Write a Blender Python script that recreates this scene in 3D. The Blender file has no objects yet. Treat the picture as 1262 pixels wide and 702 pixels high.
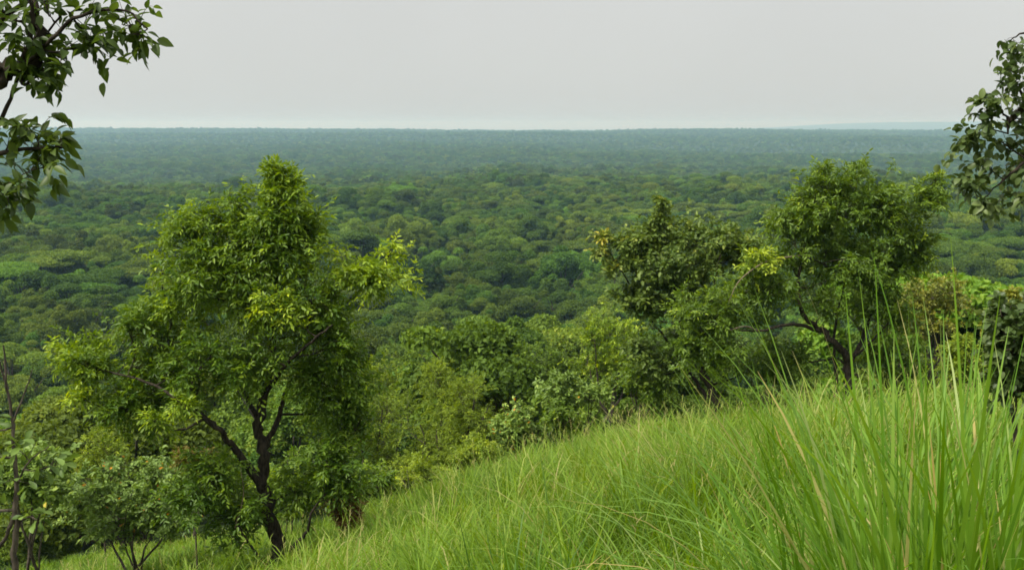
import bpy, math, random
import numpy as np
from mathutils import Vector

R = math.radians
C = bpy.context.scene
COL = C.collection
rng = np.random.default_rng(7)

# ------------------------------------------------------------------ camera
PW, PH, FPX = 1262.0, 702.0, 1353.0
TILT = math.atan((351 - 153) / FPX)
cam = bpy.data.cameras.new('camera')
cam.sensor_width = 36.0
cam.lens = 36.0 * FPX / PW
cam.clip_start = 0.05
cam.clip_end = 60000
camo = bpy.data.objects.new('camera', cam)
camo.location = (0, 0, 0)
camo.rotation_euler = (R(90) - TILT, 0, 0)
COL.objects.link(camo)
C.camera = camo

# ------------------------------------------------------------------ sky, sun, exposure
SUN_EL, SUN_AZ = 56.0, -118.0            # azimuth clockwise from +Y
w = bpy.data.worlds.new('World')
C.world = w
w.use_nodes = True
wn = w.node_tree
wn.nodes.clear()
sky = wn.nodes.new('ShaderNodeTexSky')
sky.sky_type = 'NISHITA'
sky.sun_disc = False
sky.sun_elevation = R(SUN_EL)
sky.sun_rotation = R(SUN_AZ)
sky.altitude = 0
sky.air_density = 1.0
sky.dust_density = 2.0
sky.ozone_density = 1.0
hs = wn.nodes.new('ShaderNodeHueSaturation')
hs.inputs['Saturation'].default_value = 0.35
bgs = wn.nodes.new('ShaderNodeBackground')
bgs.inputs['Strength'].default_value = 0.09
wo = wn.nodes.new('ShaderNodeOutputWorld')
wn.links.new(sky.outputs[0], hs.inputs['Color'])
# thin overcast: an even grey cloud sheet, brighter overhead, over the blue
wt = wn.nodes.new('ShaderNodeTexCoord')
wx = wn.nodes.new('ShaderNodeSeparateXYZ')
wr = wn.nodes.new('ShaderNodeValToRGB')
wr.color_ramp.elements[0].position, wr.color_ramp.elements[0].color = 0.0, (.685, .705, .680, 1)
wr.color_ramp.elements[1].position, wr.color_ramp.elements[1].color = 0.11, (.712, .722, .700, 1)
we = wr.color_ramp.elements.new(.8)
we.color = (1.60, 1.60, 1.56, 1)
wc = wn.nodes.new('ShaderNodeTexNoise')
wc.inputs['Scale'].default_value = 2.6
wc.inputs['Detail'].default_value = 3
wm = wn.nodes.new('ShaderNodeMapRange')
wm.inputs[3].default_value = 10.3
wm.inputs[4].default_value = 12.1
wk = wn.nodes.new('ShaderNodeVectorMath')
wk.operation = 'SCALE'
wmix = wn.nodes.new('ShaderNodeMixRGB')
wmix.inputs[0].default_value = 0.85
wn.links.new(wt.outputs['Generated'], wx.inputs[0])
wn.links.new(wt.outputs['Generated'], wc.inputs['Vector'])
wn.links.new(wx.outputs['Z'], wr.inputs[0])
wn.links.new(wc.outputs['Fac'], wm.inputs[0])
wn.links.new(wr.outputs[0], wk.inputs[0])
wn.links.new(wm.outputs[0], wk.inputs['Scale'])
wn.links.new(hs.outputs[0], wmix.inputs[1])
wn.links.new(wk.outputs[0], wmix.inputs[2])
wn.links.new(wmix.outputs[0], bgs.inputs['Color'])
wn.links.new(bgs.outputs[0], wo.inputs['Surface'])

sun = bpy.data.lights.new('sun', 'SUN')
sun.energy = 5.0
sun.angle = R(10)
sun.color = (1.0, 0.95, 0.84)
suno = bpy.data.objects.new('sun', sun)
sd = Vector((math.sin(R(SUN_AZ)) * math.cos(R(SUN_EL)), math.cos(R(SUN_AZ)) * math.cos(R(SUN_EL)), math.sin(R(SUN_EL))))
suno.rotation_euler = sd.to_track_quat('Z', 'Y').to_euler()
COL.objects.link(suno)

vs = C.view_settings
vs.view_transform = 'Standard'
vs.look = 'None'
vs.exposure = 0.0
vs.gamma = 1.0
vs.use_curve_mapping = False
C.render.engine = 'CYCLES'
C.cycles.use_denoising = True
C.cycles.max_bounces = 6
C.cycles.diffuse_bounces = 3
C.cycles.transmission_bounces = 4
C.cycles.volume_bounces = 1
C.cycles.filter_width = 1.7


# ------------------------------------------------------------------ helpers
def nrm(a):
    return a / np.maximum(np.linalg.norm(a, axis=-1, keepdims=True), 1e-9)


CT, ST = math.cos(TILT), math.sin(TILT)


def at(px, py, Y):
    """photo pixel and forward distance -> point"""
    cx, cy = (px - PW / 2) / FPX, -(py - PH / 2) / FPX
    dy = CT + cy * ST
    dz = -ST + cy * CT
    return np.array([cx / dy * Y, Y, dz / dy * Y])


def proj(p):
    p = np.asarray(p, float)
    yc = p[..., 1] * CT - p[..., 2] * ST
    zc = p[..., 1] * ST + p[..., 2] * CT
    return PW / 2 + FPX * p[..., 0] / yc, PH / 2 - FPX * zc / yc


def _hash(ix, iy, seed):
    h = (ix.astype(np.int64) * 374761393 + iy.astype(np.int64) * 668265263 + seed * 974634777) & 0xffffffff
    h = ((h ^ (h >> 13)) * 1274126177) & 0xffffffff
    return ((h ^ (h >> 16)) & 0xffff) / 65535.0


def vnoise(x, y, seed=0):
    ix, iy = np.floor(x), np.floor(y)
    fx, fy = x - ix, y - iy
    fx, fy = fx * fx * (3 - 2 * fx), fy * fy * (3 - 2 * fy)
    a, b = _hash(ix, iy, seed), _hash(ix + 1, iy, seed)
    c, d = _hash(ix, iy + 1, seed), _hash(ix + 1, iy + 1, seed)
    return (a * (1 - fx) + b * fx) * (1 - fy) + (c * (1 - fx) + d * fx) * fy


def mesh_from(name, V, Q, tone=None, mat=None, smooth=True):
    me = bpy.data.meshes.new(name)
    V = np.ascontiguousarray(V, dtype=np.float32)
    Q = np.ascontiguousarray(Q, dtype=np.int32)
    nf = len(Q)
    me.vertices.add(len(V))
    me.vertices.foreach_set('co', V.ravel())
    me.loops.add(nf * 4)
    me.loops.foreach_set('vertex_index', Q.ravel())
    me.polygons.add(nf)
    me.polygons.foreach_set('loop_start', np.arange(0, nf * 4, 4, dtype=np.int32))
    if smooth:
        me.polygons.foreach_set('use_smooth', np.ones(nf, dtype=bool))
    if tone is not None:
        a = me.attributes.new('tone', 'FLOAT', 'POINT')
        a.data.foreach_set('value', np.ascontiguousarray(tone, dtype=np.float32))
    if mat is not None:
        me.materials.append(mat)
    me.update(calc_edges=True)
    return me


class Buf:
    def __init__(self):
        self.V, self.Q, self.T, self.n = [], [], [], 0

    def add(self, V, Q, T=None):
        V = np.asarray(V, float).reshape(-1, 3)
        self.V.append(V)
        self.Q.append(np.asarray(Q, np.int64).reshape(-1, 4) + self.n)
        if T is None:
            T = np.zeros(len(V))
        elif np.isscalar(T):
            T = np.full(len(V), T)
        self.T.append(np.asarray(T, float))
        self.n += len(V)

    def mesh(self, name, mat, smooth=True):
        return mesh_from(name, np.concatenate(self.V), np.concatenate(self.Q), np.concatenate(self.T), mat, smooth)

    def obj(self, name, mat, parent=None, smooth=True, origin=None):
        if origin is not None:
            self.V = [v - origin for v in self.V]
        o = bpy.data.objects.new(name, self.mesh(name, mat, smooth))
        COL.objects.link(o)
        if parent is not None:
            o.parent = parent
        elif origin is not None:
            o.location = origin
        return o


def resample(pts, n):
    """Catmull-Rom through the points"""
    P = np.asarray(pts, float)
    if len(P) == 2:
        t = np.linspace(0, 1, n)[:, None]
        return P[0] * (1 - t) + P[1] * t
    E = np.vstack([2 * P[0] - P[1], P, 2 * P[-1] - P[-2]])
    out = []
    m = len(P) - 1
    for s in np.linspace(0, m, n):
        i = min(int(s), m - 1)
        t = s - i
        p0, p1, p2, p3 = E[i:i + 4]
        out.append(.5 * ((2 * p1) + (-p0 + p2) * t + (2 * p0 - 5 * p1 + 4 * p2 - p3) * t * t + (-p0 + 3 * p1 - 3 * p2 + p3) * t ** 3))
    return np.array(out)


def tube(buf, P, r, sides=7, rough=0.0, tone=0.0, seed=0):
    P = np.asarray(P, float)
    n = len(P)
    r = np.asarray(r, float) * np.ones(n)
    T = nrm(np.gradient(P, axis=0))
    ref = np.array([0.31, 0.87, 0.38])
    A = nrm(np.cross(T, ref))
    B = np.cross(T, A)
    ang = np.linspace(0, 2 * np.pi, sides, endpoint=False)
    rr = r[:, None] * np.ones((n, sides))
    if rough:
        g = np.random.default_rng(seed)
        rr = rr * (1 + rough * (g.random((n, sides)) - .5))
    V = P[:, None, :] + rr[..., None] * (np.cos(ang)[None, :, None] * A[:, None, :] + np.sin(ang)[None, :, None] * B[:, None, :])
    i = np.arange(n - 1)[:, None] * sides
    k = np.arange(sides)[None, :]
    k2 = (k + 1) % sides
    Q = np.stack([i + k, i + k2, i + sides + k2, i + sides + k], -1).reshape(-1, 4)
    buf.add(V.reshape(-1, 3), Q, tone)


def leaf_template(kind):
    """(along, across, fold, droop) and quads"""
    if kind == 'simple':
        v = np.array([(0, 0, 0, 0), (.28, .46, .16, 0), (.68, .40, .14, -.04), (1, 0, 0, -.14), (.68, -.40, .14, -.04), (.28, -.46, .16, 0)])
        q = np.array([(0, 1, 2, 3), (0, 3, 4, 5)])
        return v, q
    prof = {'ovate': [(0, .03), (.10, .30), (.30, .50), (.55, .46), (.80, .24), (1, .01)],
            'round': [(0, .04), (.12, .34), (.35, .50), (.65, .49), (.88, .30), (1, .06)],
            'obovate': [(0, .03), (.2, .2), (.45, .40), (.7, .5), (.9, .33), (1, .02)]}[kind]
    v, q = [], []
    for a, b in prof:
        d = -.22 * a * a
        v += [(a, b, .22 * b * 2, d), (a, 0, 0, d), (a, -b, .22 * b * 2, d)]
    for i in range(len(prof) - 1):
        k = 3 * i
        q += [(k, k + 3, k + 4, k + 1), (k + 1, k + 4, k + 5, k + 2)]
    return np.array(v), np.array(q)


def leaves(buf, P, D, N, L, W, tone, kind='simple'):
    n = len(P)
    if n == 0:
        return
    tv, tq = leaf_template(kind)
    D = nrm(D)
    B = nrm(np.cross(D, N))
    N = np.cross(B, D)
    L = np.asarray(L) * np.ones(n)
    W = np.asarray(W) * np.ones(n)
    a, b, f, d = tv.T
    V = (P[:, None, :] + (a[None] * L[:, None])[..., None] * D[:, None, :]
         + (b[None] * W[:, None])[..., None] * B[:, None, :]
         + (f[None] * W[:, None] + d[None] * L[:, None])[..., None] * N[:, None, :])
    m = len(tv)
    Q = tq[None] + (np.arange(n) * m)[:, None, None]
    buf.add(V.reshape(-1, 3), Q.reshape(-1, 4), np.repeat(np.asarray(tone) * np.ones(n), m))


# ------------------------------------------------------------------ materials
def mat_new(name):
    m = bpy.data.materials.new(name)
    m.use_nodes = True
    nt = m.node_tree
    nt.nodes.clear()
    return m, nt, nt.nodes, nt.links


def leaf_mat(name, stops, trans=0.3, rough=0.5, spec=0.35, obj_var=0.0, noise=0.0):
    """stops: [(pos, rgb)] read by the leaf's own tone"""
    m, nt, N, L = mat_new(name)
    out = N.new('ShaderNodeOutputMaterial')
    at_ = N.new('ShaderNodeAttribute')
    at_.attribute_name = 'tone'
    fac = at_.outputs['Fac']
    if obj_var:
        oi = N.new('ShaderNodeObjectInfo')
        mm = N.new('ShaderNodeMath')
        mm.operation = 'MULTIPLY_ADD'
        mm.inputs[1].default_value = obj_var
        mm.inputs[2].default_value = -obj_var / 2
        L.new(oi.outputs['Random'], mm.inputs[0])
        ad = N.new('ShaderNodeMath')
        ad.operation = 'ADD'
        ad.use_clamp = True
        L.new(mm.outputs[0], ad.inputs[0])
        L.new(fac, ad.inputs[1])
        fac = ad.outputs[0]
    cr = N.new('ShaderNodeValToRGB')
    e = cr.color_ramp.elements
    while len(e) < len(stops):
        e.new(0.5)
    for k, (p, c) in enumerate(stops):
        e[k].position = p
        e[k].color = (*c, 1)
    L.new(fac, cr.inputs[0])
    col = cr.outputs[0]
    if obj_var:
        h = N.new('ShaderNodeHueSaturation')
        m2 = N.new('ShaderNodeMath')
        m2.operation = 'MULTIPLY'
        m2.inputs[1].default_value = 7.31
        L.new(oi.outputs['Random'], m2.inputs[0])
        fr = N.new('ShaderNodeMath')
        fr.operation = 'FRACT'
        L.new(m2.outputs[0], fr.inputs[0])
        mr = N.new('ShaderNodeMapRange')
        mr.inputs[3].default_value = 0.72
        mr.inputs[4].default_value = 1.30
        L.new(fr.outputs[0], mr.inputs[0])
        L.new(mr.outputs[0], h.inputs['Value'])
        m3 = N.new('ShaderNodeMath')
        m3.operation = 'MULTIPLY'
        m3.inputs[1].default_value = 13.7
        L.new(oi.outputs['Random'], m3.inputs[0])
        fr3 = N.new('ShaderNodeMath')
        fr3.operation = 'FRACT'
        L.new(m3.outputs[0], fr3.inputs[0])
        mr3 = N.new('ShaderNodeMapRange')
        mr3.inputs[3].default_value = 0.462
        mr3.inputs[4].default_value = 0.51
        L.new(fr3.outputs[0], mr3.inputs[0])
        L.new(mr3.outputs[0], h.inputs['Hue'])
        L.new(col, h.inputs['Color'])
        col = h.outputs[0]
    if noise:
        tc = N.new('ShaderNodeTexCoord')
        nz = N.new('ShaderNodeTexNoise')
        nz.inputs['Scale'].default_value = noise
        L.new(tc.outputs['Object'], nz.inputs['Vector'])
        h2 = N.new('ShaderNodeHueSaturation')
        mr2 = N.new('ShaderNodeMapRange')
        mr2.inputs[1].default_value = .3
        mr2.inputs[2].default_value = .7
        mr2.inputs[3].default_value = .7
        mr2.inputs[4].default_value = 1.25
        L.new(nz.outputs['Fac'], mr2.inputs[0])
        L.new(mr2.outputs[0], h2.inputs['Value'])
        L.new(col, h2.inputs['Color'])
        col = h2.outputs[0]
    p = N.new('ShaderNodeBsdfPrincipled')
    p.inputs['Roughness'].default_value = rough
    p.inputs['Specular IOR Level'].default_value = spec
    L.new(col, p.inputs['Base Color'])
    if trans:
        t = N.new('ShaderNodeBsdfTranslucent')
        g = N.new('ShaderNodeHueSaturation')
        g.inputs['Hue'].default_value = .485
        g.inputs['Saturation'].default_value = 1.1
        g.inputs['Value'].default_value = 1.35
        L.new(col, g.inputs['Color'])
        L.new(g.outputs[0], t.inputs['Color'])
        mx = N.new('ShaderNodeMixShader')
        mx.inputs[0].default_value = trans
        L.new(p.outputs[0], mx.inputs[1])
        L.new(t.outputs[0], mx.inputs[2])
        L.new(mx.outputs[0], out.inputs[0])
    else:
        L.new(p.outputs[0], out.inputs[0])
    return m


def bark_mat(name, c0, c1, scale=9.0):
    m, nt, N, L = mat_new(name)
    out = N.new('ShaderNodeOutputMaterial')
    tc = N.new('ShaderNodeTexCoord')
    mp = N.new('ShaderNodeMapping')
    mp.inputs['Scale'].default_value = (scale, scale, scale * .3)
    nz = N.new('ShaderNodeTexNoise')
    nz.inputs['Scale'].default_value = 3.0
    nz.inputs['Detail'].default_value = 6
    L.new(tc.outputs['Object'], mp.inputs[0])
    L.new(mp.outputs[0], nz.inputs['Vector'])
    cr = N.new('ShaderNodeValToRGB')
    cr.color_ramp.elements[0].position = .35
    cr.color_ramp.elements[0].color = (*c0, 1)
    cr.color_ramp.elements[1].position = .68
    cr.color_ramp.elements[1].color = (*c1, 1)
    L.new(nz.outputs['Fac'], cr.inputs[0])
    p = N.new('ShaderNodeBsdfPrincipled')
    p.inputs['Roughness'].default_value = .9
    p.inputs['Specular IOR Level'].default_value = .15
    L.new(cr.outputs[0], p.inputs['Base Color'])
    b = N.new('ShaderNodeBump')
    b.inputs['Strength'].default_value = .7
    b.inputs['Distance'].default_value = .02
    L.new(nz.outputs['Fac'], b.inputs['Height'])
    L.new(b.outputs[0], p.inputs['Normal'])
    L.new(p.outputs[0], out.inputs[0])
    return m


M = {}
M['leaf_bright'] = leaf_mat('leaf_bright', [(0, (0.031, 0.074, 0.008)), (.35, (0.080, 0.160, 0.013)), (.65, (0.168, 0.263, 0.017)), (.85, (0.303, 0.422, 0.023)), (1, (0.477, 0.574, 0.037))], .38, .45, .35)
M['leaf_mid'] = leaf_mat('leaf_mid', [(0, (0.034, 0.075, 0.009)), (.4, (0.081, 0.150, 0.013)), (.75, (0.161, 0.253, 0.020)), (1, (0.381, 0.469, 0.033))], .35, .45, .35)
M['leaf_olive'] = leaf_mat('leaf_olive', [(0, (0.038, 0.075, 0.012)), (.4, (0.087, 0.144, 0.022)), (.75, (0.176, 0.245, 0.041)), (.93, (0.322, 0.360, 0.062)), (1, (0.439, 0.392, 0.051))], .3, .5, .3)
M['leaf_grey'] = leaf_mat('leaf_grey', [(0, (0.048, 0.100, 0.016)), (.4, (0.123, 0.201, 0.034)), (.75, (0.228, 0.340, 0.063)), (.9, (0.388, 0.481, 0.075)), (1, (0.634, 0.279, 0.022))], .3, .5, .35)
M['leaf_dark'] = leaf_mat('leaf_dark', [(0, (0.023, 0.048, 0.010)), (.5, (0.052, 0.093, 0.014)), (1, (0.122, 0.182, 0.031))], .42, .45, .35)
M['leaf_round'] = leaf_mat('leaf_round', [(0, (0.026, 0.054, 0.013)), (.5, (0.068, 0.110, 0.026)), (1, (0.209, 0.268, 0.079))], .3, .45, .35)
M['leaf_yellow'] = leaf_mat('leaf_yellow', [(0, (0.062, 0.088, 0.013)), (.4, (0.138, 0.175, 0.022)), (.75, (0.300, 0.300, 0.033)), (1, (0.525, 0.450, 0.066))], .3, .45, .4)
M['leaf_feather'] = leaf_mat('leaf_feather', [(0, (0.072, 0.122, 0.011)), (.45, (0.159, 0.234, 0.021)), (.8, (0.295, 0.383, 0.032)), (1, (0.485, 0.536, 0.057))], .38, .5, .25)
M['leaf_brown'] = leaf_mat('leaf_brown', [(0, (0.072, 0.036, 0.013)), (.5, (0.156, 0.090, 0.022)), (1, (0.180, 0.204, 0.033))], .25, .6, .2)
M['leaf_wood'] = leaf_mat('leaf_wood', [(0, (0.035, 0.078, 0.009)), (.4, (0.075, 0.152, 0.016)), (.75, (0.141, 0.256, 0.027)), (1, (0.263, 0.347, 0.047))], .34, .6, .2, obj_var=.45)
M['grass'] = leaf_mat('grass', [(0, (0.051, 0.114, 0.011)), (.35, (0.112, 0.208, 0.017)), (.7, (0.194, 0.312, 0.027)), (.88, (0.305, 0.374, 0.075)), (1, (0.447, 0.374, 0.160))], .40, .55, .22)
M['grass_tall'] = leaf_mat('grass_tall', [(0, (0.051, 0.127, 0.011)), (.4, (0.101, 0.221, 0.018)), (.8, (0.204, 0.351, 0.043)), (.92, (0.345, 0.424, 0.138)), (1, (0.467, 0.361, 0.120))], .40, .5, .28)
M['bark_dark'] = bark_mat('bark_dark', (.014, .011, .008), (.060, .048, .034))
M['bark_grey'] = bark_mat('bark_grey', (.035, .029, .022), (.13, .105, .08))
M['twig_pale'] = bark_mat('twig_pale', (.10, .075, .05), (.24, .19, .13))


# ------------------------------------------------------------------ terrain
EDGE_A = np.array([-180, -75, -45, -28, -14, -7, 0, 9, 16, 28, 45, 75, 180.])
EDGE_R = np.array([70, 50, 42, 38, 29, 21, 23, 30, 34, 36, 38, 50, 70.])
DROP_D = np.array([0, 4, 15, 35, 75, 125, 175, 260, 400.])
DROP_Z = np.array([0, -1.2, -6.6, -13.5, -25, -35.5, -42.5, -45, -45.])
PLAIN_R = np.array([0, 600, 780, 950, 1200, 1500, 1750, 2300, 2600, 3000, 3600, 5000, 6200, 6800, 8500, 12000, 26000.])
PLAIN_Z = np.array([-53, -53, -56, -61, -69, -80, -83, -76, -81, -79, -70, -50, -40, -62, -110, -120, -130.])


def smooth(a, b, x):
    t = np.clip((x - a) / (b - a), 0, 1)
    return t * t * (3 - 2 * t)


def near_plane(x, y):
    g = np.where(x > 0, 1.4 * np.tanh(.238 * x / 1.4), 9 * np.tanh(.238 * x / 9) - .45 * smooth(0, 5, -x))
    return -1.6 - .262 * np.maximum(y, -40) + g


def ground(x, y):
    x, y = np.asarray(x, float), np.asarray(y, float)
    r = np.hypot(x, y)
    a = np.degrees(np.arctan2(x, y))
    Re = np.interp(a, EDGE_A, EDGE_R)
    k = np.minimum(1, Re / np.maximum(r, 1e-6))
    z = near_plane(x * k, y * k) + np.interp(r - Re, DROP_D, DROP_Z)
    z = z + .25 * (vnoise(x / 4, y / 4, 3) - .5) * smooth(2, 6, r) + .10 * (vnoise(x / 1.3, y / 1.3, 4) - .5)
    rw = r * (1 + smooth(350, 700, r) * (.34 * (vnoise(a / 9 + 50, r / 900, 61) - .5) + .16 * (vnoise(a / 2.7 + 50, r / 500, 62) - .5)) * (1 - smooth(3500, 6000, r)))
    pl = np.interp(rw, PLAIN_R, PLAIN_Z)
    pl = pl + 6 * (vnoise(x / 220, y / 220, 11) - .5) + smooth(1200, 3000, r) * 28 * (vnoise(x / 900, y / 700, 12) - .5)
    pl = pl - smooth(7000, 9000, r) * 14 * (vnoise(x / 900, y / 700, 12) - .5)
    hill = smooth(7, 20, a) * (1 - smooth(60, 90, a))
    pl = pl + smooth(12500, 16000, r) * (1 - smooth(18500, 21000, r)) * hill * (146 + 12 * vnoise(x / 1500, y / 1500, 5))
    t = smooth(130, 270, r)
    return z * (1 - t) + pl * t


def build_ground():
    rad = np.concatenate([[.05], np.geomspace(.6, 60, 90), np.geomspace(62, 26000, 190)])
    az = np.radians(np.concatenate([np.linspace(-180, -42, 40, endpoint=False), np.linspace(-42, 42, 260, endpoint=False), np.linspace(42, 180, 40, endpoint=False)]))
    rr, aa = np.meshgrid(rad, az, indexing='ij')
    X, Y = rr * np.sin(aa), rr * np.cos(aa)
    Z = ground(X, Y)
    n, m = X.shape
    i = np.arange(n - 1)[:, None] * m
    k = np.arange(m)[None]
    k2 = (k + 1) % m
    Q = np.stack([i + k, i + m + k, i + m + k2, i + k2], -1).reshape(-1, 4)
    mt, nt, N, L = mat_new('ground')
    out = N.new('ShaderNodeOutputMaterial')
    p = N.new('ShaderNodeBsdfPrincipled')
    p.inputs['Roughness'].default_value = .95
    p.inputs['Specular IOR Level'].default_value = .1
    tc = N.new('ShaderNodeTexCoord')
    n1 = N.new('ShaderNodeTexNoise')
    n1.inputs['Scale'].default_value = .09
    n1.inputs['Detail'].default_value = 9
    n1.inputs['Roughness'].default_value = .7
    L.new(tc.outputs['Object'], n1.inputs['Vector'])
    cr = N.new('ShaderNodeValToRGB')
    e = cr.color_ramp.elements
    e[0].position, e[0].color = .36, (.016, .030, .009, 1)
    e[1].position, e[1].color = .62, (.050, .078, .018, 1)
    x = e.new(.78)
    x.color = (.085, .10, .03, 1)
    L.new(n1.outputs['Fac'], cr.inputs[0])
    n2 = N.new('ShaderNodeTexNoise')
    n2.inputs['Scale'].default_value = 2.3
    n2.inputs['Detail'].default_value = 5
    L.new(tc.outputs['Object'], n2.inputs['Vector'])
    cg = N.new('ShaderNodeValToRGB')
    cg.color_ramp.elements[0].position, cg.color_ramp.elements[0].color = .3, (.035, .055, .012, 1)
    cg.color_ramp.elements[1].position, cg.color_ramp.elements[1].color = .7, (.10, .13, .03, 1)
    L.new(n2.outputs['Fac'], cg.inputs[0])
    ln = N.new('ShaderNodeVectorMath')
    ln.operation = 'LENGTH'
    L.new(tc.outputs['Object'], ln.inputs[0])
    mr = N.new('ShaderNodeMapRange')
    mr.inputs[1].default_value = 26
    mr.inputs[2].default_value = 40
    L.new(ln.outputs['Value'], mr.inputs[0])
    mx = N.new('ShaderNodeMixRGB')
    L.new(mr.outputs[0], mx.inputs[0])
    L.new(cg.outputs[0], mx.inputs[1])
    L.new(cr.outputs[0], mx.inputs[2])
    L.new(mx.outputs[0], p.inputs['Base Color'])
    b = N.new('ShaderNodeBump')
    b.inputs['Strength'].default_value = 1
    b.inputs['Distance'].default_value = 4
    L.new(n1.outputs['Fac'], b.inputs['Height'])
    L.new(b.outputs[0], p.inputs['Normal'])
    L.new(p.outputs[0], out.inputs[0])
    o = bpy.data.objects.new('ground', mesh_from('ground', np.stack([X, Y, Z], -1).reshape(-1, 3), Q, None, mt))
    o['kind'] = 'structure'
    COL.objects.link(o)


build_ground()


def build_haze():
    lo, hi = np.array([-24000, -400, -200.]), np.array([24000, 27000, 48.])
    c = np.array([(x, y, z) for x in (lo[0], hi[0]) for y in (lo[1], hi[1]) for z in (lo[2], hi[2])])
    q = [(0, 1, 3, 2), (4, 6, 7, 5), (0, 4, 5, 1), (2, 3, 7, 6), (0, 2, 6, 4), (1, 5, 7, 3)]
    m, nt, N, L = mat_new('haze')
    out = N.new('ShaderNodeOutputMaterial')
    v = N.new('ShaderNodeVolumePrincipled')
    v.inputs['Color'].default_value = (.47, .78, 1.0, 1)
    v.inputs['Absorption Color'].default_value = (.82, .82, .82, 1)
    v.inputs['Density'].default_value = 1.6e-4
    v.inputs['Anisotropy'].default_value = .45
    L.new(v.outputs[0], out.inputs['Volume'])
    o = bpy.data.objects.new('haze', mesh_from('haze', c, q, None, m, smooth=False))
    o['kind'] = 'stuff'
    COL.objects.link(o)


build_haze()


# ------------------------------------------------------------------ plants
def thing(name, label, cat, loc, group=None):
    o = bpy.data.objects.new(name, None)
    o.empty_display_size = .3
    o.location = loc
    o['label'], o['category'] = label, cat
    if group:
        o['group'] = group
    COL.objects.link(o)
    return o


def blob(px, py, rx, ry, n, rpx, seed, dY=0.0, depth=None, tone=0.0):
    """clump list filling an ellipsoid given in photo pixels: (px, py, dY in pixels, radius, tone)"""
    g = np.random.default_rng(seed)
    out = []
    depth = rx if depth is None else depth
    d = nrm(g.normal(size=(n, 3))) * (g.random((n, 1)) ** .42)
    for v in d:
        out.append((px + v[0] * (rx - rpx * .6), py + v[1] * (ry - rpx * .5), dY + v[2] * (depth - rpx * .5), rpx * g.uniform(.75, 1.25), tone + g.uniform(-.08, .08)))
    return out


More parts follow.
